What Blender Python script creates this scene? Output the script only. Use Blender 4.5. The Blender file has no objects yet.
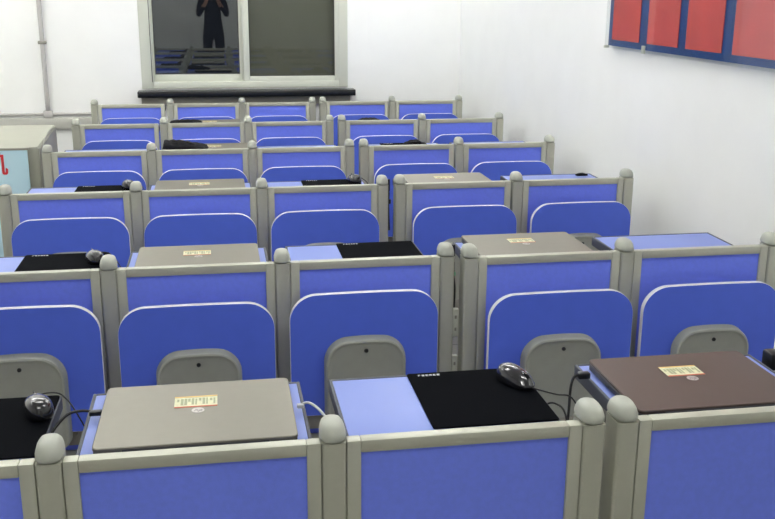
import bpy, bmesh, math, random
from mathutils import Vector, Matrix
random.seed(4)
HT = 0.83                     # height of the screen post tops above the floor
S = bpy.context.scene
COL = S.collection

# ------------------------------------------------------------------ materials
def mat(name, col, rough=.5, metal=0, noise=0, nscale=60, bump=0, bscale=200, spec=.5, coat=0):
    m = bpy.data.materials.new(name); m.use_nodes = True
    nt = m.node_tree; b = nt.nodes['Principled BSDF']
    b.inputs['Base Color'].default_value = (*col, 1)
    b.inputs['Roughness'].default_value = rough
    b.inputs['Metallic'].default_value = metal
    b.inputs['Specular IOR Level'].default_value = spec
    b.inputs['Coat Weight'].default_value = coat
    tc = nt.nodes.new('ShaderNodeTexCoord')
    if noise:
        n = nt.nodes.new('ShaderNodeTexNoise'); n.inputs['Scale'].default_value = nscale
        n.inputs['Detail'].default_value = 4
        nt.links.new(tc.outputs['Object'], n.inputs['Vector'])
        r = nt.nodes.new('ShaderNodeValToRGB')
        r.color_ramp.elements[0].position = .3; r.color_ramp.elements[1].position = .7
        r.color_ramp.elements[0].color = (*[c*(1-noise) for c in col], 1)
        r.color_ramp.elements[1].color = (*[min(1, c*(1+noise)) for c in col], 1)
        nt.links.new(n.outputs['Fac'], r.inputs['Fac'])
        nt.links.new(r.outputs['Color'], b.inputs['Base Color'])
    if bump:
        n2 = nt.nodes.new('ShaderNodeTexNoise'); n2.inputs['Scale'].default_value = bscale
        nt.links.new(tc.outputs['Object'], n2.inputs['Vector'])
        bp = nt.nodes.new('ShaderNodeBump'); bp.inputs['Strength'].default_value = bump
        bp.inputs['Distance'].default_value = .002
        nt.links.new(n2.outputs['Fac'], bp.inputs['Height'])
        nt.links.new(bp.outputs['Normal'], b.inputs['Normal'])
    return m

def lin(r, g, b):
    f = lambda c: ((c/255+.055)/1.055)**2.4 if c > 10 else c/255/12.92
    return (f(r), f(g), f(b))

M = dict(
    alu=mat('aluminium_paint', lin(184, 185, 170), .38, .25, .03, 30),
    cap=mat('cap_plastic', lin(176, 179, 168), .5, 0, .02, 40),
    fabric=mat('panel_fabric', lin(121, 140, 250), .85, 0, .035, 90, .3, 900, .2),
    seat=mat('seat_laminate', lin(85, 111, 224), .5, 0, .02, 25, 0, 200, .35),
    edge=mat('edge_band', lin(240, 238, 244), .4),
    shell=mat('shell_plastic', lin(156, 158, 148), .5, 0, .03, 30, .1, 500),
    desk=mat('desk_laminate', lin(124, 143, 215), .45, 0, .01, 12),
    desk_edge=mat('desk_edge_rubber', lin(74, 78, 88), .55),
    steel=mat('painted_steel', lin(150, 148, 138), .45, .2, .03, 20),
    dark=mat('dark_plastic', lin(22, 24, 28), .35),
    screw=mat('screw_black', lin(20, 20, 22), .5),
    mousemat=mat('mat_cloth', lin(8, 10, 15), .9, 0, .05, 120, .2, 900, .04),
    white=mat('white_print', lin(225, 228, 232), .6),
    lid_silver=mat('lid_taupe', lin(130, 126, 114), .4, .35, .02, 40),
    lid_brown=mat('lid_brown', lin(88, 75, 68), .42, .3, .02, 40),
    lap_base=mat('laptop_base', lin(52, 54, 60), .4, .2),
    stk_y=mat('sticker_yellow', lin(226, 190, 110), .5),
    stk_r=mat('sticker_red', lin(200, 90, 64), .5),
    stk_w=mat('sticker_cream', lin(214, 214, 178), .5, 0, .12, 180),
    logo=mat('logo_grey', lin(186, 180, 176), .35, .3),
    logo_t=mat('logo_text', lin(140, 134, 134), .4),
    print=mat('sticker_print', lin(156, 164, 128), .5),
    mouse=mat('mouse_shell', lin(28, 28, 32), .2, 0, 0, 60, 0, 200, .6, .6),
    mouse_s=mat('mouse_silver', lin(120, 122, 126), .25, .6),
    cord=mat('cord_black', lin(14, 14, 16), .5),
    cordg=mat('cord_grey', lin(190, 194, 196), .5),
    blk=mat('black_fabric', lin(20, 20, 24), .85, 0, .2, 60, .5, 120, .2),
    wall=mat('wall_paint', lin(246, 247, 245), .75, 0, .012, 5, .08, 120, .2),
    ceil=mat('ceiling_paint', lin(232, 232, 230), .8, 0, .01, 4),
    upvc=mat('window_white', lin(208, 211, 198), .35),
    gask=mat('gasket', lin(60, 62, 58), .6),
    stone=mat('sill_stone', lin(20, 23, 27), .25, 0, .1, 60),
    screenmesh=mat('insect_screen', lin(90, 89, 79), .8, 0, .06, 14, .2, 900, .2),
    pipe=mat('pipe_grey', lin(188, 186, 184), .45),
    trunk=mat('duct_grey', lin(190, 190, 182), .5),
    pblue=mat('board_blue', lin(16, 70, 136), .4, 0, .05, 6),
    pred=mat('paper_red', lin(206, 74, 72), .45, 0, .09, 7, 0, 200, .5),
    glyph=mat('glyph_red', lin(214, 50, 60), .5),
    sign=mat('sign_sky', lin(196, 230, 244), .5, 0, .01, 8),
    cab=mat('cabinet_grey', lin(166, 167, 152), .45, .1, .03, 8),
    cab_d=mat('cabinet_side', lin(158, 157, 146), .5, .1, .03, 8),
    green=mat('plug_green', lin(120, 190, 150), .4),
    skin=mat('skin', lin(196, 150, 124), .6),
    cloth_p=mat('dark_jacket', lin(26, 27, 38), .85, 0, .1, 30),
    hair=mat('hair_black', lin(14, 12, 12), .6),
)
# terrazzo floor tiles
def tile_mat():
    m = bpy.data.materials.new('floor_tiles'); m.use_nodes = True; nt = m.node_tree
    b = nt.nodes['Principled BSDF']; b.inputs['Roughness'].default_value = .35
    tc = nt.nodes.new('ShaderNodeTexCoord'); br = nt.nodes.new('ShaderNodeTexBrick')
    br.offset = 0; br.inputs['Scale'].default_value = 1
    br.inputs['Brick Width'].default_value = .6; br.inputs['Row Height'].default_value = .6
    br.inputs['Mortar Size'].default_value = .004
    br.inputs['Color1'].default_value = (*lin(150, 148, 138), 1); br.inputs['Color2'].default_value = (*lin(142, 140, 132), 1)
    br.inputs['Mortar'].default_value = (*lin(90, 88, 82), 1)
    nt.links.new(tc.outputs['Object'], br.inputs['Vector']); nt.links.new(br.outputs['Color'], b.inputs['Base Color'])
    return m
M['floor'] = tile_mat()
def glass_mat(name, gloss, tint):
    m = bpy.data.materials.new(name); m.use_nodes = True; nt = m.node_tree
    nt.nodes.clear()
    o = nt.nodes.new('ShaderNodeOutputMaterial'); mx = nt.nodes.new('ShaderNodeMixShader')
    t = nt.nodes.new('ShaderNodeBsdfTransparent'); t.inputs[0].default_value = (*tint, 1)
    g = nt.nodes.new('ShaderNodeBsdfGlossy'); g.inputs['Roughness'].default_value = .015
    mx.inputs[0].default_value = gloss
    nt.links.new(t.outputs[0], mx.inputs[1]); nt.links.new(g.outputs[0], mx.inputs[2]); nt.links.new(mx.outputs[0], o.inputs[0])
    return m
M['glass'] = glass_mat('window_glass', .13, (.7, .75, .75))
M['glass2'] = glass_mat('window_glass_screened', .03, (.95, .97, .95))
M['glassposter'] = glass_mat('acrylic_cover', .05, (.97, .98, .98))
def emit(name, col, s):
    m = bpy.data.materials.new(name); m.use_nodes = True; nt = m.node_tree; nt.nodes.clear()
    o = nt.nodes.new('ShaderNodeOutputMaterial'); e = nt.nodes.new('ShaderNodeEmission')
    e.inputs[0].default_value = (*col, 1); e.inputs[1].default_value = s
    nt.links.new(e.outputs[0], o.inputs[0]); return m
M['tube'] = emit('tube_glow', (1, .995, .98), 22)

# ------------------------------------------------------------------ helpers
def bx(bm, x0, x1, y0, y1, z0, z1, bev=0, seg=2, m=0):
    g = bmesh.ops.create_cube(bm, size=1)
    vs = g['verts']
    for v in vs:
        v.co = Vector(((x0+x1)/2+v.co.x*(x1-x0), (y0+y1)/2+v.co.y*(y1-y0), (z0+z1)/2+v.co.z*(z1-z0)))
    fs = set(f for v in vs for f in v.link_faces)
    for f in fs: f.material_index = m
    if bev:
        es = list(set(e for v in vs for e in v.link_edges))
        bmesh.ops.bevel(bm, geom=es, offset=bev, segments=seg, profile=.5, affect='EDGES')
    return vs

def link(name, bm, mats, parent=None, smooth=False, loc=None):
    me = bpy.data.meshes.new(name); bmesh.ops.recalc_face_normals(bm, faces=bm.faces)
    bm.to_mesh(me); bm.free()
    for m in (mats if isinstance(mats, (list, tuple)) else [mats]): me.materials.append(m)
    if smooth:
        for p in me.polygons: p.use_smooth = True
    o = bpy.data.objects.new(name, me); COL.objects.link(o)
    if parent: o.parent = parent
    if loc is not None: o.location = loc
    if smooth == 'auto':
        me.set_sharp_from_angle(angle=math.radians(40))
    return o

def box(name, dims, m, parent=None, bev=0, seg=2, **k):
    bm = bmesh.new(); bx(bm, *dims, bev=bev, seg=seg); return link(name, bm, m, parent, smooth='auto' if bev else False, **k)

def thing(name, label, cat, loc=(0, 0, 0), rotz=0, group=None):
    o = bpy.data.objects.new(name, None); COL.objects.link(o); o.empty_display_size = .05
    o.location = loc; o.rotation_euler = (0, 0, rotz)
    o['label'] = label; o['category'] = cat
    if group: o['group'] = group
    return o
def tag(o, label, cat, group=None):
    o['label'] = label; o['category'] = cat
    if group: o['group'] = group
    return o
def struct(o): o['kind'] = 'structure'; return o
def copy_tree(o, parent=None):
    c = o.copy(); COL.objects.link(c); c.parent = parent
    for ch in list(KIDS(o)): copy_tree(ch, c)
    return c
def KIDS(o): return [c for c in bpy.data.objects if c.parent == o]

def tube(bm, pts, r, seg=8):
    pts = [Vector(p) for p in pts]
    sm = []
    n = len(pts)
    for i in range(n-1):                                  # catmull-rom
        p0 = pts[max(i-1, 0)]; p1 = pts[i]; p2 = pts[i+1]; p3 = pts[min(i+2, n-1)]
        for k in range(6):
            t = k/6
            sm.append(.5*((2*p1)+(-p0+p2)*t+(2*p0-5*p1+4*p2-p3)*t*t+(-p0+3*p1-3*p2+p3)*t**3))
    sm.append(pts[-1])
    rings = []
    up = Vector((0, 0, 1))
    for i, p in enumerate(sm):
        d = (sm[min(i+1, len(sm)-1)]-sm[max(i-1, 0)]).normalized()
        a = d.cross(up)
        if a.length < .05: a = d.cross(Vector((1, 0, 0)))
        a.normalize(); b = a.cross(d).normalized()
        rings.append([bm.verts.new(p+(a*math.cos(2*math.pi*j/seg)+b*math.sin(2*math.pi*j/seg))*r) for j in range(seg)])
    for i in range(len(rings)-1):
        for j in range(seg):
            bm.faces.new((rings[i][j], rings[i][(j+1) % seg], rings[i+1][(j+1) % seg], rings[i+1][j]))
    bm.faces.new(rings[0]); bm.faces.new(rings[-1][::-1])

def rrect(x0, x1, z0, z1, rt, rb, n=8, crown=0):
    """outline of a rounded rectangle in x/z, top radius rt, bottom radius rb"""
    P = []
    for cx, cz, r, a0 in ((x1-rt, z1-rt, rt, 0), (x0+rt, z1-rt, rt, 90), (x0+rb, z0+rb, rb, 180), (x1-rb, z0+rb, rb, 270)):
        for k in range(n+1):
            a = math.radians(a0+90*k/n)
            P.append((cx+r*math.cos(a), cz+r*math.sin(a)))
        if a0 == 0 and crown:
            for k in range(1, 7):
                t = k/7; P.append((x1-rt+(x0+rt-x1+rt)*t, z1))
    if crown:
        w = (x1-x0)/2; c = (x0+x1)/2
        P = [(x, z+crown*(1-((x-c)/w)**2)*((z-z0)/(z1-z0))**3) for x, z in P]
    return P

def loft(bm, loops, cap0=True, cap1=True, m=0):
    """loops: list of (outline, y) with equal counts"""
    R = [[bm.verts.new((x, y, z)) for x, z in P] for P, y in loops]
    n = len(R[0])
    for i in range(len(R)-1):
        for j in range(n):
            f = bm.faces.new((R[i][j], R[i][(j+1) % n], R[i+1][(j+1) % n], R[i+1][j])); f.material_index = m
    if cap0: bm.faces.new(R[0]).material_index = m
    if cap1: bm.faces.new(R[-1][::-1]).material_index = m
def inset(P, d, c=None):
    """approximate inset of a convex outline"""
    n = len(P); out = []
    for i in range(n):
        a = Vector(P[i-1]); b = Vector(P[(i+1) % n]); t = (b-a)
        if t.length < 1e-9: out.append(P[i]); continue
        t.normalize(); nrm = Vector((-t.y, t.x))
        out.append((P[i][0]+nrm.x*d, P[i][1]+nrm.y*d))
    return out

def text_mesh(name, body, size, m, parent=None, ext=.0004, flat=True, shear=0, off=0):
    
    cu = bpy.data.curves.new(name, 'FONT'); cu.body = body; cu.size = size; cu.extrude = ext
    cu.align_x = 'CENTER'; cu.align_y = 'CENTER'; cu.shear = shear; cu.offset = off; cu.resolution_u = 4
    t = bpy.data.objects.new(name, cu); COL.objects.link(t)
    bpy.context.view_layer.update()
    dg = bpy.context.evaluated_depsgraph_get()
    me = bpy.data.meshes.new_from_object(t.evaluated_get(dg))
    bpy.data.objects.remove(t); bpy.data.curves.remove(cu)
    me.materials.clear(); me.materials.append(m)
    o = bpy.data.objects.new(name, me); COL.objects.link(o)
    if parent: o.parent = parent
    return o

# ------------------------------------------------------------------ the room
XR, XL, YB, YF, ZC = 1.25, -3.6, 6.0, -3.4, 2.85
T = .15
struct(box('floor', (XL-T, XR+T, YF-T, YB+T, -.1, 0), M['floor']))
struct(box('ceiling', (XL-T, XR+T, YF-T, YB+T, ZC, ZC+.1), M['ceil']))
struct(box('wall_right', (XR, XR+T, YF-T, YB+T, 0, ZC), M['wall']))
struct(box('wall_left', (XL-T, XL, YF-T, YB+T, 0, ZC), M['wall']))
struct(box('wall_front', (XL, XR, YF-T, YF, 0, ZC), M['wall']))
# back wall with the window opening
WX0, WX1, WZ0, WZ1 = -1.232, .345, HT+.002, HT+1.42
bm = bmesh.new()
bx(bm, XL, WX0, YB, YB+.22, 0, ZC); bx(bm, WX1, XR, YB, YB+.22, 0, ZC)
bx(bm, WX0, WX1, YB, YB+.22, 0, WZ0); bx(bm, WX0, WX1, YB, YB+.22, WZ1, ZC)
struct(link('wall_back', bm, M['wall']))

# window: white frame, two sliding sashes, panes
win = bpy.data.objects.new('window_1', None); COL.objects.link(win); win.location = (0, YB, 0); struct(win)
bm = bmesh.new()
y0, y1 = -.012, .09
fw = .088
bx(bm, WX0, WX0+fw, y0, y1, WZ0, WZ1, .003); bx(bm, WX1-fw*.8, WX1, y0, y1, WZ0, WZ1, .003)
bx(bm, WX0+fw, WX1-fw*.8, y0, y1, WZ0, WZ0+.049, .003); bx(bm, WX0+fw, WX1-fw*.8, y0, y1, WZ1-.05, WZ1, .003)
link('window_frame', bm, M['upvc'], win, smooth='auto')
def sash(xa, xb, ya, yb, w0, w1, wb, pm):
    s = bmesh.new(); za, zb = WZ0+.044, WZ1-.05
    bx(s, xa, xa+w0, ya, yb, za, zb, .003); bx(s, xb-w1, xb, ya, yb, za, zb, .003)
    bx(s, xa+w0, xb-w1, ya, yb, za, za+wb, .003); bx(s, xa+w0, xb-w1, ya, yb, zb-.04, zb, .003)
    f = link('sash', s, M['upvc'], win, smooth='auto')
    g = bmesh.new(); xa2, xb2, za2, zb2 = xa+w0, xb-w1, za+wb, zb-.04; t = .006; ym = ya+.006
    bx(g, xa2, xa2+t, ym, ym+.012, za2, zb2); bx(g, xb2-t, xb2, ym, ym+.012, za2, zb2)
    bx(g, xa2, xb2, ym, ym+.012, za2, za2+t); bx(g, xa2, xb2, ym, ym+.012, zb2-t, zb2)
    link('gasket', g, M['gask'], f)
    p = bmesh.new(); bx(p, xa2, xb2, ym+.008, ym+.012, za2, zb2)
    link('pane', p, pm, f)
    return f
sash(WX0+.078, -.445, .045, .075, .022, .045, .058, M['glass'])
sash(-.465, WX1-.045, .0, .03, .05, .055, .044, M['glass2'])
box('track_gap', (WX0+.0765, WX0+.0815, -.0135, -.005, WZ0+.05, WZ1-.05), M['gask'], win)
link('insect_screen', (lambda b: (bx(b, -.44, WX1-.09, .078, .084, WZ0+.05, WZ1-.08), b)[1])(bmesh.new()), M['screenmesh'], win)
sill = box('window_sill', (-1.262, .392, -.13, .0, HT-.055, HT-.008), M['stone'], win, bev=.006)
# wall behind the window outside at night
# plain grey strip under the sill, duct and conduit
struct(box('trim_1', (-1.24, .36, YB-.05, YB, HT-.125, HT-.056), M['cab_d'], bev=.004))
struct(box('trim_2', (XL, -1.3, YB-.045, YB, HT-.285, HT-.205), M['trunk'], bev=.005))
pp = thing('conduit_pipe', 'grey vertical conduit pipe running down the back wall left of the window', 'pipe', (-1.93, YB-.022, 0))
bm = bmesh.new(); tube(bm, [(0, 0, HT-.16), (0, 0, HT+.8), (0, 0, ZC-.002)], .017, 14); link('pipe', bm, M['pipe'], pp, smooth=True)
bm = bmesh.new(); bx(bm, -.035, .035, -.022, .02, HT-.205, HT-.15, .01); link('elbow_box', bm, M['pipe'], pp, smooth='auto')
for z in (HT+.35, HT+1.3):
    bm = bmesh.new(); bx(bm, -.03, .03, -.019, .02, z-.012, z+.012, .006); link('clip', bm, M['steel'], pp, smooth='auto')
cp = thing('surface_conduit', 'thin grey conduit running level along the foot of the back wall above the duct', 'pipe', (0, YB-.013, HT-.178))
bm = bmesh.new(); tube(bm, [(XL+.01, 0, 0), (-2.5, 0, 0), (-1.28, 0, 0)], .011, 10); link('pipe', bm, M['pipe'], cp, smooth=True)
# faint shallow cable strip on the wall right of the window
struct(box('trim_3', (.508, .52, YB-.006, YB, HT+.28, ZC), M['wall']))
# door in the front wall, behind the camera
dr = bpy.data.objects.new('door_1', None); COL.objects.link(dr); struct(dr); dr.location = (-2.6, YF, 0)
box('door_leaf', (-.42, .42, .0, .04, .0, 2.05), mat('door_wood', lin(70, 62, 58), .5, 0, .1, 12), dr, bev=.004)
bm = bmesh.new(); bx(bm, -.48, -.42, 0, .06, 0, 2.11); bx(bm, .42, .48, 0, .06, 0, 2.11); bx(bm, -.42, .42, 0, .06, 2.05, 2.11)
link('door_frame', bm, M['upvc'], dr)

# ------------------------------------------------------------------ ceiling lamps
LAMPS = [(-1.3, 1.35), (-1.3, 4.0), (.35, 2.7), (.35, 5.2), (-2.9, 2.7), (-1.3, -1.6), (-2.9, 5.2), (.35, 0.0)]
lamp0 = None
where = ['over the third row of desks', 'over the fifth row of desks', 'nearest the red notice board', 'nearest the right back corner',
         'over the left aisle', 'behind the camera over the front floor', 'in the left back corner', 'over the front desks on the right']
for i, (x, y) in enumerate(LAMPS):
    if lamp0 is None:
        lamp0 = t = thing('ceiling_light', '', 'ceiling light', (x, y, ZC))
        bm = bmesh.new(); bx(bm, -.62, .62, -.07, .07, -.05, 0, .006); link('housing', bm, M['upvc'], t, smooth='auto')
        for s in (-.035, .035):
            bm = bmesh.new(); tube(bm, [(-.59, s, -.068), (0, s, -.068), (.59, s, -.068)], .014, 10); link('tube', bm, M['tube'], t, smooth=True)
        for s in (-.6, .6):
            bm = bmesh.new(); bx(bm, s-.012, s+.012, -.06, .06, -.09, -.045, .004); link('end_socket', bm, M['upvc'], t, smooth='auto')
    else:
        t = copy_tree(lamp0); t.location = (x, y, ZC)
    t['label'] = 'white twin tube ceiling light ' + where[i]; t['group'] = 'ceiling lights'

# ------------------------------------------------------------------ desks
PW = .5                                        # pitch
rowY = [-.077, 1.087, 2.226, 3.249, 4.259, 5.304]
rowX = [.012, -.002, -.008, -.008, .005, .0]
rowZ = [-.015, .001, 0, 0, 0, 0]
ROWN = ['front row', 'second row', 'third row', 'fourth row', 'fifth row', 'back row by the window']
COLN = ['at the far left', 'second from the left', 'just left of the gap', 'just right of the gap', 'far right by the wall']
GAP = .068

def stem_bm():
    bm = bmesh.new()
    P = rrect(-.0225, .0225, -.003, .06, .007, .007, 4)       # x / y outline
    R = [[bm.verts.new((x, y, z)) for x, y in P] for z in (.012, HT-.04)]
    n = len(P)
    for j in range(n): bm.faces.new((R[0][j], R[0][(j+1) % n], R[1][(j+1) % n], R[1][j]))
    bm.faces.new(R[0]); bm.faces.new(R[1][::-1])
    return bm
def cap_bm():
    bm = bmesh.new(); n = 24; rings = []
    prof = [(.95, -.034), (1, -.032), (1.01, -.028), (1.0, -.023), (.95, -.018), (.86, -.0105), (.7, -.0045), (.45, -.001), (.2, 0)]
    for s, z in prof:
        rings.append([bm.verts.new((s*.0242*math.cos(2*math.pi*j/n), .031+s*(.0242*math.sin(2*math.pi*j/n)+.014*max(-1, min(1, 2*math.sin(2*math.pi*j/n)))), HT+z-.003)) for j in range(n)])
    for i in range(len(rings)-1):
        for j in range(n): bm.faces.new((rings[i][j], rings[i][(j+1) % n], rings[i+1][(j+1) % n], rings[i+1][j]))
    bm.faces.new(rings[0]); bm.faces.new(rings[-1][::-1])
    return bm
def foot_bm():
    bm = bmesh.new(); bx(bm, -.0205, .0205, -.002, .28, 0, .02, .006); return bm
def mk_post(parent, x):
    p = link('post', stem_bm(), M['alu'], parent, 'auto', (x, 0, 0))
    c = link('post_cap', cap_bm(), M['cap'], p, True)
    c['label'] = 'pale grey rounded plastic cap'
    link('foot', foot_bm(), M['steel'], p, 'auto')
    return p

def make_desk(right_post, zoff=0):
    t = thing('desk', '', 'desk')
    mk_post(t, -PW/2)
    if right_post: mk_post(t, PW/2)
    # aluminium frame: four rails with a grooved outer face
    bm = bmesh.new(); xo, xi = .2265, .2; zt, zo = HT-.038, HT-.063; zb, zi = .2, .235
    bx(bm, -xo, -xi, 0, .026, zb, zt, .0025); bx(bm, xi, xo, 0, .026, zb, zt, .0025)
    bx(bm, -xi, xi, .0, .026, zo, zt, .0025); bx(bm, -xi, xi, 0, .026, zb, zi, .0025)
    fr = link('panel_frame', bm, M['alu'], t, 'auto')
    bm = bmesh.new(); bx(bm, -xi-.004, xi+.004, .007, .02, zi-.004, zo+.004)
    link('fabric_panel', bm, M['fabric'], fr)
    # desktop behind the screen
    zd = HT-.086+zoff
    bm = bmesh.new(); bx(bm, -.211, .211, .05, .367, zd-.024, zd, .0015)
    link('desktop', bm, M['desk'], t, 'auto')
    bm = bmesh.new()
    bx(bm, -.218, -.211, .05, .375, zd-.03, zd+.001, .002); bx(bm, .211, .218, .05, .375, zd-.03, zd+.001, .002)
    bx(bm, -.211, .211, .367, .375, zd-.03, zd+.001, .002)
    link('desk_edge', bm, M['desk_edge'], t, 'auto')
    for s in (-1, 1):                          # steel side brackets under the desktop
        bm = bmesh.new(); x = s*.175
        vs = [bm.verts.new((x+dx, y, z)) for dx in (-.003, .003) for y, z in ((.036, zd-.026), (.33, zd-.026), (.33, zd-.05), (.036, zd-.26))]
        for a in ((0, 1, 2, 3), (7, 6, 5, 4), (0, 4, 5, 1), (1, 5, 6, 2), (2, 6, 7, 3), (3, 7, 4, 0)): bm.faces.new([vs[i] for i in a])
        link('bracket', bm, M['steel'], t)
    bm = bmesh.new(); bx(bm, -.17, .17, .06, .3, zd-.15, zd-.142); bx(bm, -.17, .17, .296, .3, zd-.15, zd-.1)
    link('book_shelf', bm, M['steel'], t)
    return t

desks = {}
pro = {}
for r in range(6):
    for c in range(5):
        if r == 0 and c == 0: continue
        rp = c in (2, 4)
        key = (rp, r == 0)
        if key not in pro: d = pro[key] = make_desk(rp, .014 if r == 0 else 0)
        else: d = copy_tree(pro[key])
        if c < 3: x = rowX[r]+(c-2.5)*PW
        else: x = rowX[r]+GAP+(c-3+.5)*PW
        if r > 1 and c > 2: x += .007*(c-2)
        if c == 0 and r > 3: x -= (r-3)*.007
        y = rowY[r]
        if r == 1 and c > 2: y -= .028
        d.location = (x, y, 0); d.scale.z = (HT+rowZ[r])/HT
        desks[r, c] = d
        d['label'] = f'grey framed blue desk of the {ROWN[r]}, {COLN[c]}'
        d['group'] = 'classroom desks'
# the front row stands a touch lower: shift its meshes by trimming, not sinking
# (kept at floor level, see rowZ)

# front row far left desk, only its right end and top in view
d = copy_tree(pro[False, True]); d.location = (rowX[0]-2.5*PW, rowY[0], 0); desks[0, 0] = d; d.scale.z = (HT+rowZ[0])/HT
d['label'] = 'blue panelled desk of the front row at the far left, cut by the frame'; d['group'] = 'classroom desks'

# ------------------------------------------------------------------ folding seats
def make_seat():
    t = thing('folding_seat', '', 'seat')
    z1, z0 = HT-.127, HT-.505
    P = rrect(-.222, .222, z0, z1, .078, .05, 10, crown=.004)
    bm = bmesh.new(); loft(bm, [(inset(P, .003), -.0765), (inset(P, .0012), -.078)][::-1] if 0 else [(inset(P, .0006), -.0785), (inset(P, .0004), -.0775), (inset(P, .0004), -.0595), (inset(P, .0006), -.0585)])
    link('seat_board', bm, M['seat'], t, 'auto')
    # pale edge band running round the board
    bm = bmesh.new(); n = len(P); Q = inset(P, .0005)
    Rg = [[bm.verts.new((x, y, z)) for x, z in L] for L, y in ((Q, -.0786), (P, -.0778), (P, -.0592), (Q, -.0584), (inset(P, .002), -.0588), (inset(P, .002), -.0782))]
    for i in range(6):
        a, b = Rg[i], Rg[(i+1) % 6]
        for j in range(n): bm.faces.new((a[j], a[(j+1) % n], b[(j+1) % n], b[j]))
    link('edge_band', bm, M['edge'], t, 'auto')
    # grey plastic shell on the front of the board
    zs1, zs0 = HT-.268, HT-.545
    P = rrect(-.12, .12, zs0, zs1, .062, .03, 8, crown=.01)
    bm = bmesh.new()
    loft(bm, [(inset(P, -.003), -.079), (P, -.103), (inset(P, .003), -.110), (inset(P, .008), -.112), (inset(P, .013), -.109), (inset(P, .018), -.1075)], True, True)
    sh = link('seat_shell', bm, M['shell'], t, 'auto')
    sh['label'] = 'grey rounded plastic seat shell'
    bm = bmesh.new(); bmesh.ops.create_cone(bm, cap_ends=True, segments=12, radius1=.0065, radius2=.0055, depth=.004, matrix=Matrix.Translation((0, -.109, zs1-.026)) @ Matrix.Rotation(math.pi/2, 4, 'X'))
    link('screw', bm, M['screw'], sh)
    # steel carrier under the board down to the panel
    bm = bmesh.new()
    bx(bm, -.2, .2, -.055, -.03, HT-.56, HT-.515, .004); bx(bm, -.19, -.15, -.03, -.0042, HT-.56, HT-.515, .003); bx(bm, .15, .19, -.03, -.0042, HT-.56, HT-.515, .003)
    bx(bm, -.06, .06, -.115, -.055, HT-.56, HT-.52, .004)
    for s in (-1, 1): bx(bm, s*.12-.012, s*.12+.012, -.058, -.03, HT-.53, HT-.3, .003); bx(bm, s*.12-.012, s*.12+.012, -.032, -.0042, HT-.36, HT-.32, .003)
    link('carrier', bm, M['steel'], t, 'auto')
    return t
seat0 = None
bdx = {1: [.005, -.004, -.016, .018, .008], }
bdz = {1: [.008, -.007, .008, -.011, -.008]}
brot = {1: [0, 0, 0, 0, .0]}
for r in range(1, 6):
    for c in range(5):
        if seat0 is None: s = seat0 = make_seat()
        else: s = copy_tree(seat0)
        dk = desks[r, c]
        s.location = (dk.location.x+bdx.get(r, [0, 0, 0, .012, .014])[c], dk.location.y, dk.location.z+bdz.get(r, [0]*5)[c])
        if r == 1 and c > 2: s.scale.x = 1.03
        s['label'] = f'blue folding seat of the {ROWN[r]}, {COLN[c]}'
        s['group'] = 'folding seats'

# ------------------------------------------------------------------ laptops, mats, mice
def make_laptop(lidm, w=.384, dp=.285):
    t = thing('laptop', '', 'laptop')
    P = rrect(-w/2, w/2, -dp/2, dp/2, .012, .012, 4)
    def slab(name, za, zb, m, par, ins=0, ch=.0015):
        bm = bmesh.new(); L = [[bm.verts.new((x, y, z)) for x, y in Q] for Q, z in ((inset(P, ins+ch), za), (inset(P, ins), za+ch), (inset(P, ins), zb-ch), (inset(P, ins+ch), zb))]
        n = len(P)
        for i in range(3):
            for j in range(n): bm.faces.new((L[i][j], L[i][(j+1) % n], L[i+1][(j+1) % n], L[i+1][j]))
        bm.faces.new(L[0]); bm.faces.new(L[-1][::-1])
        return link(name, bm, m, par, 'auto')
    slab('base', .003, .016, M['lap_base'], t, .001)
    lid = slab('lid', .0175, .0255, lidm, t)
    bm = bmesh.new(); bx(bm, -w*.36, w*.36, -dp/2-.004, -dp/2+.012, .006, .021, .004); link('hinge', bm, M['lap_base'], t, 'auto')
    for a in (-1, 1):
        for b in (-1, 1):
            bm = bmesh.new(); bx(bm, a*w*.42-.01, a*w*.42+.01, b*dp*.42-.006, b*dp*.42+.006, 0, .004)
            link('rubber_foot', bm, M['dark'], t)
    # ports on the left side
    for y in (-.06, -.03, .02):
        bm = bmesh.new(); bx(bm, -w/2-.0004, -w/2+.003, y, y+.016, .006, .012); link('port', bm, M['dark'], t)
    bm = bmesh.new(); bx(bm, w/2-.003, w/2+.0004, -.02, .05, .006, .011)
    link('disc_slot', bm, M['dark'], t)
    # sticker and round logo on the lid
    zt = .0256
    st = box('sticker', (-.047, .038, .016, .07, zt, zt+.0004), M['stk_w'], lid)
    box('stripe', (-.047, .038, .065, .07, zt+.0004, zt+.0007), M['stk_y'], st)
    box('stripe', (-.047, .038, .016, .021, zt+.0004, zt+.0007), M['stk_r'], st)
    bm = bmesh.new()
    random.seed(9)
    for k in range(11): x = -.042+k*.0072; bx(bm, x, x+.003+random.random()*.003, (.028 if k % 3 else .044)+random.random()*.003, .056+random.random()*.005, zt+.0004, zt+.0006)
    link('print', bm, M['print'], st)
    bm = bmesh.new(); bmesh.ops.create_cone(bm, cap_ends=True, segments=28, radius1=.0125, radius2=.0125, depth=.0006, matrix=Matrix.Translation((0, .0, zt+.0003)))
    lg = link('logo', bm, M['logo'], lid)
    tx = text_mesh('logo_letters', 'hp', .017, M['logo_t'], lg, .0002, shear=.3); tx.location = (0, .0005, zt+.0008)
    return t

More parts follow.
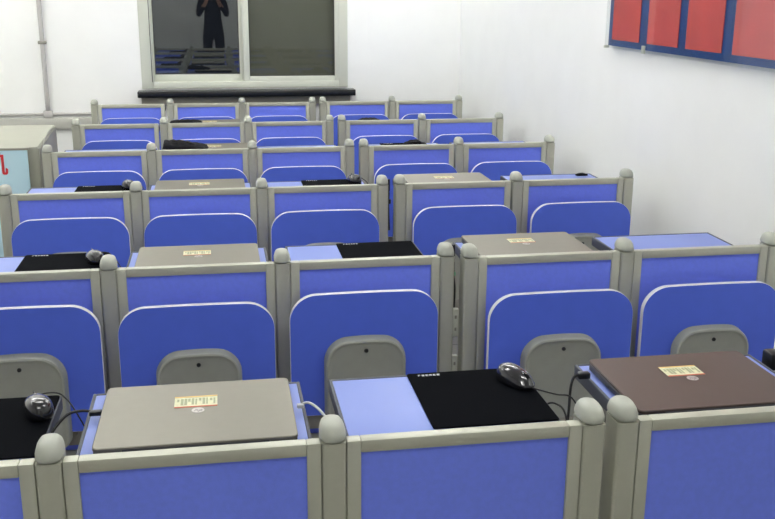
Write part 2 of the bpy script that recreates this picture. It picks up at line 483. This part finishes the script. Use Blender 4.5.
def make_mat():
    t = thing('mouse_mat', '', 'mouse mat')
    P = rrect(-.129, .129, -.14, .14, .006, .006, 4)
    bm = bmesh.new(); L = [[bm.verts.new((x, y, z)) for x, y in Q] for Q, z in ((P, 0), (P, .0028), (inset(P, .001), .0035))]
    n = len(P)
    for i in range(2):
        for j in range(n): bm.faces.new((L[i][j], L[i][(j+1) % n], L[i+1][(j+1) % n], L[i+1][j]))
    bm.faces.new(L[0]); bm.faces.new(L[-1][::-1])
    link('cloth_pad', bm, M['mousemat'], t)
    bm = bmesh.new(); random.seed(3)
    for k in range(6):                         # row of tiny white letters near the far left corner
        x = -.106+k*.0085; zt = .0036; w = .0055
        bx(bm, x, x+.0018, .12, .128, zt, zt+.0004)
        bx(bm, x, x+w, .1255, .128, zt, zt+.0004)
        if k % 2: bx(bm, x+w-.0018, x+w, .12, .128, zt, zt+.0004)
        if k % 3: bx(bm, x, x+w, .12, .122, zt, zt+.0004)
    link('white_lettering', bm, M['white'], t)
    return t

def make_mouse(cordpts):
    t = thing('computer_mouse', '', 'mouse')
    # body: egg outline swept upward; long axis y (front at +y away from cord start)
    def ring(s, z, m=24):
        out = []
        for j in range(m):
            a = 2*math.pi*j/m
            x = .030*math.cos(a)*(1-.10*math.sin(a)); y = .052*math.sin(a)
            x *= (1-.08*math.cos(2*a))
            out.append((x*s, y*s))
        return out
    bm = bmesh.new(); R = []
    for s, z, dy in ((.93, .001, 0), (1, .006, 0), (.99, .012, 0), (.95, .019, -.0005), (.86, .026, -.001), (.72, .0315, -.002), (.5, .0355, -.003), (.25, .0375, -.004)):
        R.append([bm.verts.new((x, y+dy, z-(.006*(y/.05) if z > .015 else 0))) for x, y in ring(s, z)])
    n = 24
    for i in range(len(R)-1):
        for j in range(n): bm.faces.new((R[i][j], R[i][(j+1) % n], R[i+1][(j+1) % n], R[i+1][j]))
    bm.faces.new(R[0]); bm.faces.new(R[-1][::-1])
    link('body', bm, M['mouse'], t, True)
    bm = bmesh.new(); bx(bm, -.0006, .0006, .0, .04, .024, .0335, 0); link('button_seam', bm, M['screw'], t)
    bm = bmesh.new(); bmesh.ops.create_cone(bm, cap_ends=True, segments=18, radius1=.008, radius2=.008, depth=.006, matrix=Matrix.Translation((0, .02, .0265)) @ Matrix.Rotation(math.pi/2, 4, 'Y'))
    link('scroll_wheel', bm, M['mouse_s'], t, 'auto')
    bm = bmesh.new(); bmesh.ops.create_uvsphere(bm, u_segments=14, v_segments=8, radius=1, matrix=Matrix.Translation((0, -.027, .0275)) @ Matrix.Diagonal((.014, .015, .0075, 1)))
    link('palm_badge', bm, M['mouse_s'], t, True)
    bm = bmesh.new(); tube(bm, cordpts, .0017, 6); link('cord', bm, M['cord'], t, True)
    return t

ZD = HT-.086
GL = {'silver': make_laptop(M['lid_silver'], .374), 'brown': make_laptop(M['lid_brown'], .366)}
used = {}
def put(proto, key, x, y, z, rot, label, group):
    o = copy_tree(proto) if used.get(key) else proto
    used[key] = True
    o.location = (x, y, z); o.rotation_euler[2] = rot; o['label'] = label
    if group: o['group'] = group
    return o
def dz(r): return (ZD+(.014 if r == 0 else 0))*(HT+rowZ[r])/HT-ZD
# laptops: row, x, y offset from the screen, lid, label
LAP = [(0, -.735, .2, 'silver', -.004, 'closed silver taupe laptop with yellow sticker on the front row desk, left of centre'),
       (0, .313, .2, 'brown', 0, 'closed dark brown laptop with sticker on the front row desk right of the gap'),
       (1, -.75, .195, 'silver', 0, 'closed taupe laptop on the second row desk, second from the left'),
       (1, .31, .195, 'silver', 0, 'closed taupe laptop on the second row desk just right of the gap'),
       (2, -.758, .2, 'silver', .0, 'closed taupe laptop on the third row desk, second from the left'),
       (2, .312, .2, 'silver', .0, 'closed taupe laptop on the third row desk just right of the gap'),
       (3, -.70, .21, 'silver', .0, 'closed grey laptop beside the black bag on the fourth row desk'),
       (4, -.72, .2, 'silver', .0, 'closed grey laptop on the fifth row desk, second from the left')]
for r, x, dy, k, rt, lab in LAP:
    put(GL[k], k, x, rowY[r]+dy, ZD+dz(r), rt, lab, 'closed laptops on the desks')
mat0 = make_mat()
MATS = [(0, -1.152, 'black mouse mat on the front row desk at the left edge of the frame'),
        (0, -.153, 'black mouse mat with tiny white lettering on the front row centre desk'),
        (1, -1.166, 'black mouse mat on the second row desk at the far left'),
        (1, -.17, 'black mouse mat on the second row desk just left of the gap'),
        (2, -1.150, 'black mouse mat on the third row desk at the far left'),
        (2, -.19, 'black mouse mat on the third row desk just left of the gap'),
        (3, .335, 'black mouse mat under the black bundle on the fourth row desk')]
for r, x, lab in MATS:
    put(mat0, 'mat', x, rowY[r]+.231, ZD+dz(r)+.0012, 0, lab, 'black mouse mats')
cordA = [(0, .05, .008), (.004, .066, .006), (.03, .075, .008), (.058, .06, .004), (.075, .01, -.02), (.09, -.03, -.08), (.08, -.04, -.2)]
m0 = make_mouse(cordA)
MICE = [(0, -1.052, .285, .35, 'glossy black computer mouse on the mat at the left edge of the frame'),
        (0, -.058, .28, -2.7, 'glossy black computer mouse at the far right corner of the centre mat'),
        (2, -1.062, .29, .3, 'black computer mouse on the third row mat at the far left'),
        (2, -.09, .29, .2, 'black computer mouse on the third row mat just left of the gap'),
        (1, -1.07, .26, .3, 'black computer mouse on the second row mat at the far left')]
for r, x, dy, rt, lab in MICE:
    if rt < -1 :                               # the centre mouse lies with its cord towards the camera side
        q = make_mouse([(0, .05, .008), (-.006, .066, .007), (-.025, .1, .004), (-.045, .125, .0), (-.055, .15, -.05), (-.05, .16, -.15)])
        q.location = (x, rowY[r]+dy, ZD+dz(r)+.0048); q.rotation_euler[2] = rt; q['label'] = lab; q['group'] = 'computer mice'
    else:
        put(m0, 'mouse', x, rowY[r]+dy, ZD+dz(r)+.0048, rt, lab, 'computer mice')
# laptop cables
def cable(name, pts, r, m, label, cat='cable', grp=None, plug=None):
    t = thing(name, label, cat, pts[0]); o = Vector(pts[0])
    bm = bmesh.new(); tube(bm, [Vector(p)-o for p in pts], r, 8); link('wire', bm, m, t, True)
    if plug:
        a, sz, pm = plug; a = Vector(a)-o
        bm = bmesh.new(); bx(bm, a.x-sz[0], a.x+sz[0], a.y-sz[1], a.y+sz[1], a.z-sz[2], a.z+sz[2], min(sz)*.5); link('plug', bm, pm, t, 'auto')
    return t
y0 = rowY[0]; ZD0 = ZD; ZD = ZD+dz(0)
cable('power_cable', [(-.93, y0+.25, ZD+.012), (-.965, y0+.255, ZD+.016), (-.995, y0+.24, ZD+.012), (-1.02, y0+.2, ZD-.02), (-1.0, y0+.16, ZD-.08), (-.985, y0+.14, ZD-.2)], .003, M['cord'],
      'black cable plugged into the left side of the large silver laptop', plug=((-.937, y0+.25, ZD+.012), (.012, .007, .005), M['dark']))
cable('data_cable', [(-.533, y0+.22, ZD+.012), (-.515, y0+.215, ZD+.02), (-.495, y0+.17, ZD+.02), (-.482, y0+.13, ZD+.004), (-.478, y0+.11, ZD-.06)], .0028, M['cordg'],
      'thin pale grey cable looping from the silver laptop to the post beside it', plug=((-.531, y0+.22, ZD+.012), (.007, .006, .004), M['cordg']))
cable('power_cable', [(.112, y0+.28, ZD+.012), (.085, y0+.285, ZD+.014), (.07, y0+.28, ZD-.005), (.06, y0+.26, ZD-.06), (.045, y0+.23, ZD-.12), (.04, y0+.2, ZD-.22)], .003, M['cord'],
      'black cable hanging from the left side of the brown laptop', plug=((.098, y0+.283, ZD+.013), (.014, .009, .007), M['dark']))
cable('power_cable', [(.592, y0+.335, ZD+.004), (.605, y0+.325, ZD+.014), (.63, y0+.31, ZD+.006), (.68, y0+.28, ZD+.004), (.74, y0+.3, ZD+.004)], .003, M['cord'],
      'black plug and lead at the right edge of the frame beside the brown laptop', plug=((.583, y0+.335, ZD), (.016, .022, .022), M['dark']))
cable('hanging_cable', [(.02, y0+.12, ZD-.2), (.03, y0+.19, ZD-.05), (.02, y0+.24, ZD-.03), (-.0, y0+.26, ZD-.05), (.025, y0+.3, ZD-.12), (.05, y0+.25, ZD-.16), (.05, y0+.18, ZD-.24)], .0022, M['cord'],
      'tangled black cable hanging between the two front desks behind the paired posts', plug=((.0, y0+.258, ZD-.05), (.012, .008, .008), M['dark']))
ZD = ZD0
# connector lead in the gap of the second row, and one in the third row
y1_ = rowY[1]+.07
cable('hanging_cable', [(.033, y1_, HT-.02), (.035, y1_+.01, HT-.07), (.033, y1_, HT-.12), (.038, y1_, HT-.17), (.034, y1_, HT-.3)], .0055, M['cord'],
      'black lead with a green plug hanging in the gap of the second row', plug=((.034, y1_-.006, HT-.112), (.006, .005, .006), M['green']))
y2_ = rowY[2]+.07
cable('hanging_cable', [(.028, y2_, HT-.03), (.03, y2_+.01, HT-.08), (.026, y2_, HT-.14), (.03, y2_, HT-.25)], .0045, M['cord'],
      'black lead hanging in the gap of the third row', plug=((.03, y2_, HT-.125), (.007, .006, .01), M['dark']))
# joining plates in the gap between the two blocks of the second row
for k, (za, zb, w) in enumerate(((HT-.305, HT-.215, 'upper'), (HT-.47, HT-.37, 'lower'))):
    p = thing('joining_plate', f'{w} pale joining plate in the gap between the second row posts', 'bracket', (.033, rowY[1]+.02, za))
    bm = bmesh.new(); bx(bm, -.0105, .0105, 0, .02, 0, zb-za, .002); link('plate', bm, M['upvc'], p, 'auto')
    for zz in (.02, zb-za-.03):
        bm = bmesh.new(); bx(bm, -.003, .003, -.002, .002, zz, zz+.01); link('bolt', bm, M['steel'], p)

# black bags and bundles on the rear desks
def bundle(name, pts, w, d, loc, label, cat, strap=True, ep=.3):
    """soft lump: heights pts along x, depth d; rounded, wrinkled"""
    t = thing(name, label, cat, loc); bm = bmesh.new(); nx, ny = 28, 10; V = []
    random.seed(len(label))
    for i in range(nx+1):
        u = i/nx; f = u*(len(pts)-1); k = min(int(f), len(pts)-2); s = f-k; s = s*s*(3-2*s); h = pts[k]*(1-s)+pts[k+1]*s
        row = []
        for j in range(ny+1):
            v = j/ny; a = math.pi*v
            edge = min(1, max(0, math.sin(math.pi*u))**ep+.05)
            row.append(bm.verts.new(((u-.5)*w, -math.cos(a)*d/2*edge, max(0.0, h*edge*math.sin(a)**.6*(1+.07*math.sin(u*37+v*9)))+.0005)))
        V.append(row)
    for i in range(nx):
        for j in range(ny): bm.faces.new((V[i][j], V[i+1][j], V[i+1][j+1], V[i][j+1]))
    # bottom
    bot = [V[i][0] for i in range(nx+1)]+[V[i][ny] for i in range(nx, -1, -1)]
    bm.faces.new(bot[::-1])
    bmesh.ops.remove_doubles(bm, verts=bm.verts, dist=.0001)
    link('body', bm, M['blk'], t, True)
    if strap:
        bm = bmesh.new(); tube(bm, [(-w*.3, -.02, pts[1]*.9), (-w*.1, -.05, pts[1]*1.05+.004), (w*.15, -.04, pts[-2]*.95+.006), (w*.3, .0, pts[-2]*.7)], .004, 6)
        link('strap', bm, M['cord'], t, True)
    return t
bundle('carry_bag', [.05, .042, .034, .024, .014], .235, .17, (-.845, rowY[3]+.2, ZD+.0258), 'black soft laptop bag lying on the fourth row desk, second from the left', 'bag', True, .14)
bundle('cloth_bundle', [.014, .028, .036, .038, .026, .014], .15, .12, (.375, rowY[3]+.22, ZD+.0048), 'black rounded bundle lying on the fourth row desk right of the gap', 'cap')
bundle('carry_bag', [.012, .016, .018, .016, .01], .2, .15, (-.87, rowY[4]+.2, ZD+.0258), 'small black bag lying on the fifth row desk, second from the left', 'bag', True, .14)
bundle('mouse_bag', [.024, .028, .028, .022], .16, .12, (.29, rowY[4]+.27, ZD+.001), 'flat black pouch lying on the fifth row desk right of the gap', 'pouch', False)
# small dark objects by the far right of the third row desk
bundle('dongle', [.008, .011, .008], .06, .03, (.985, rowY[2]+.33, ZD+.001), 'small black adapter at the far corner of the third row desk by the wall', 'adapter', False)

# ------------------------------------------------------------------ grey lectern at the left with the blue sign
cb = thing('lectern', 'grey metal lectern cabinet with sloping top standing left of the fourth row', 'lectern', (-1.972, 3.5, 0))
bm = bmesh.new(); W = .385
prof = [(0, 0), (0, HT-.05), (.42, HT-.012), (.6, HT-.012), (.6, 0)]
vs = [[bm.verts.new((x, y, z)) for y, z in prof] for x in (-W, W)]
n = len(prof)
for j in range(n): bm.faces.new((vs[0][j], vs[0][(j+1) % n], vs[1][(j+1) % n], vs[1][j]))
bm.faces.new(vs[0]); bm.faces.new(vs[1][::-1])
bmesh.ops.bevel(bm, geom=list(bm.edges), offset=.006, segments=2, affect='EDGES')
link('body', bm, M['cab'], cb, 'auto')
for s in (-1, 1):
    bm = bmesh.new(); x = s*(W+.002)
    vs = [[bm.verts.new((x+dx, y, z)) for y, z in ((.03, .05), (.03, HT-.06), (.41, HT-.026), (.57, HT-.026), (.57, .05))] for dx in (-.003, .003)]
    for j in range(5): bm.faces.new((vs[0][j], vs[0][(j+1) % 5], vs[1][(j+1) % 5], vs[1][j]))
    bm.faces.new(vs[0]); bm.faces.new(vs[1][::-1])
    link('side_panel', bm, M['cab_d'], cb)
bm = bmesh.new(); bx(bm, -.3, .14, -.012, .008, HT-.036, HT-.026, .002); bx(bm, -.28, .1, .09, .2, 0, .006)
for v in bm.verts:
    if v.co.z < .1: v.co.z += HT-.05+v.co.y*.0905-.002
link('top_rail', bm, M['cab_d'], cb, 'auto')
sg = thing('paper_sign', 'pale blue sign with a red character leaning on the lectern front', 'sign', (-1.96, 3.482, 0))
bm = bmesh.new(); bx(bm, -.35, .32, -.004, .004, HT-.62, HT-.056); link('sheet', bm, M['sign'], sg)
bm = bmesh.new(); bx(bm, -.356, .326, -.006, .012, HT-.058, HT-.046, .002); link('top_edge', bm, M['cab_d'], sg, 'auto')
tx = text_mesh('red_character', '机', .115, M['glyph'], sg, .001, off=.0022)
tx.rotation_euler = (math.pi/2, 0, 0); tx.location = (.162, -.0055, HT-.137)
tx2 = text_mesh('red_character', '手', .115, M['glyph'], sg, .001, off=.0022)
tx2.rotation_euler = (math.pi/2, 0, 0); tx2.location = (.0, -.0055, HT-.137)

# ------------------------------------------------------------------ notice board on the right wall
nb = thing('notice_board', 'long blue notice board with red sheets hung on the right wall', 'notice board', (XR-.003, 2.91, HT+.488))
L_, H_ = 2.3, .9
bm = bmesh.new(); bx(bm, -.028, -.0, -L_, 0, 0, H_, .003); link('backing', bm, M['pblue'], nb, 'auto')
# sheets: measured along the wall from the far end
sheets = [(.05, .36), (.445, .745), (.815, 1.11), (1.19, 1.53), (1.61, 1.95)]
for a, b in sheets:
    bm = bmesh.new(); bx(bm, -.031, -.0285, -b, -a, .03, H_-.05); link('red_sheet', bm, M['pred'], nb)
bm = bmesh.new()
bx(bm, -.04, -.0365, -L_-.01, .012, -.01, H_+.01); link('acrylic_cover', bm, M['glassposter'], nb)
bm = bmesh.new()
for y in (-.42, -L_+.3):
    bx(bm, -.0385, -.028, y-.012, y+.012, -.015, .02, .002)
bx(bm, -.045, -.02, .0, .014, -.012, .0, .002)
link('clips', bm, M['upvc'], nb, 'auto')

# ------------------------------------------------------------------ person taking the photo (only seen in the pane's reflection)
def person():
    t = thing('person', 'person in a dark jacket standing at the front raising both hands', 'person', (-.69, -2.08, 0))
    me = bpy.data.meshes.new('body'); V = []; E = []; Rr = []
    def v(p, r, par=None):
        V.append(p); Rr.append(r)
        if par is not None: E.append((par, len(V)-1))
        return len(V)-1
    pel = v((0, 0, .95), .15); ab = v((0, .0, 1.12), .135, pel); ch = v((0, -.01, 1.3), .15, ab); nk0 = v((0, -.005, 1.43), .09, ch)
    nk = v((0, .0, 1.49), .052, nk0); hd = v((0, .015, 1.56), .075, nk); hd2 = v((0, .015, 1.63), .088, hd); v((0, .01, 1.70), .062, hd2)
    v((0, .1, 1.585), .012, hd2)
    for s in (-1, 1):
        hip = v((s*.09, 0, .88), .1, pel); kn = v((s*.1, .015, .5), .06, hip); an = v((s*.11, -.02, .1), .042, kn); v((s*.12, .12, .035), .035, an)
        sh = v((s*.17, -.01, 1.39), .068, nk0); el = v((s*.22, .1, 1.16), .047, sh); wr = v((s*.1, .27, 1.36), .03, el)
        pm = v((s*.075, .3, 1.43), .028, wr)
        for k, ln in enumerate((.05, .058, .055, .045)):
            a = v((s*.065-s*.004*k, .305, 1.44+.012*k), .009, pm); b = v((s*.045, .33, 1.45+.014*k), .0085, a); v((s*(.045-ln*.5), .335, 1.452+.014*k), .008, b)
        a = v((s*.06, .285, 1.42), .0105, pm); v((s*.03, .292, 1.44), .009, a)
        v((s*.088, .015, 1.6), .014, hd2)
    me.from_pydata(V, E, []); o = bpy.data.objects.new('body', me); COL.objects.link(o); o.parent = t
    md = o.modifiers.new('skin', 'SKIN'); md.use_smooth_shade = True
    sv = me.skin_vertices[0].data
    for i, r in enumerate(Rr): sv[i].radius = (r, r*(.72 if i in (0, 1, 2, 3) else 1))
    sv[0].use_root = True
    o.modifiers.new('sub', 'SUBSURF').levels = 1
    bpy.context.view_layer.update()
    m2 = bpy.data.meshes.new_from_object(o.evaluated_get(bpy.context.evaluated_depsgraph_get()))
    o.modifiers.clear(); o.data = m2; m2.materials.clear()
    for m in ('cloth_p', 'skin'): m2.materials.append(M[m])
    for p in m2.polygons:
        c = p.center; p.use_smooth = True
        p.material_index = 1 if (c.z > 1.47 or (c.y > .24 and c.z > 1.3)) else 0
    bm = bmesh.new(); bmesh.ops.create_uvsphere(bm, u_segments=20, v_segments=12, radius=1, matrix=Matrix.Translation((0, -.012, 1.645)) @ Matrix.Diagonal((.1, .105, .115, 1)))
    bmesh.ops.delete(bm, geom=[q for q in bm.verts if q.co.y > .05 and q.co.z < 1.68], context='VERTS')
    link('hair', bm, M['hair'], t, True)
person()
ph = thing('phone', 'black phone held up in both hands of the standing person', 'phone', (-.69, -1.745, 1.47))
box('phone_body', (-.075, .075, 0, .009, -.036, .036), M['dark'], ph, bev=.003)

# ------------------------------------------------------------------ light from outside is night; tiny ambient
w = bpy.data.worlds.new('World'); S.world = w; w.use_nodes = True
w.node_tree.nodes['Background'].inputs[0].default_value = (.02, .022, .03, 1)
w.node_tree.nodes['Background'].inputs[1].default_value = .3

# ------------------------------------------------------------------ camera
C = Vector((-.6729, -1.6804, .7434+HT)); yaw, pit, rol, f = .1736, .2716, .0065, 969.64
l = Vector((math.sin(yaw)*math.cos(pit), math.cos(yaw)*math.cos(pit), -math.sin(pit)))
r = Vector((math.cos(yaw), -math.sin(yaw), 0)); u = r.cross(l)
r2 = r*math.cos(rol)+u*math.sin(rol); u2 = -r*math.sin(rol)+u*math.cos(rol)
cam = bpy.data.objects.new('camera', bpy.data.cameras.new('camera')); COL.objects.link(cam)
mw = Matrix((r2, u2, -l)).transposed().to_4x4(); mw.translation = C; cam.matrix_world = mw
cam.data.sensor_width = 36; cam.data.lens = f/775*36; cam.data.clip_start = .01
S.camera = cam
S.view_settings.view_transform = 'Standard'; S.view_settings.look = 'None'
S.view_settings.gamma = 1; S.view_settings.exposure = 1.39
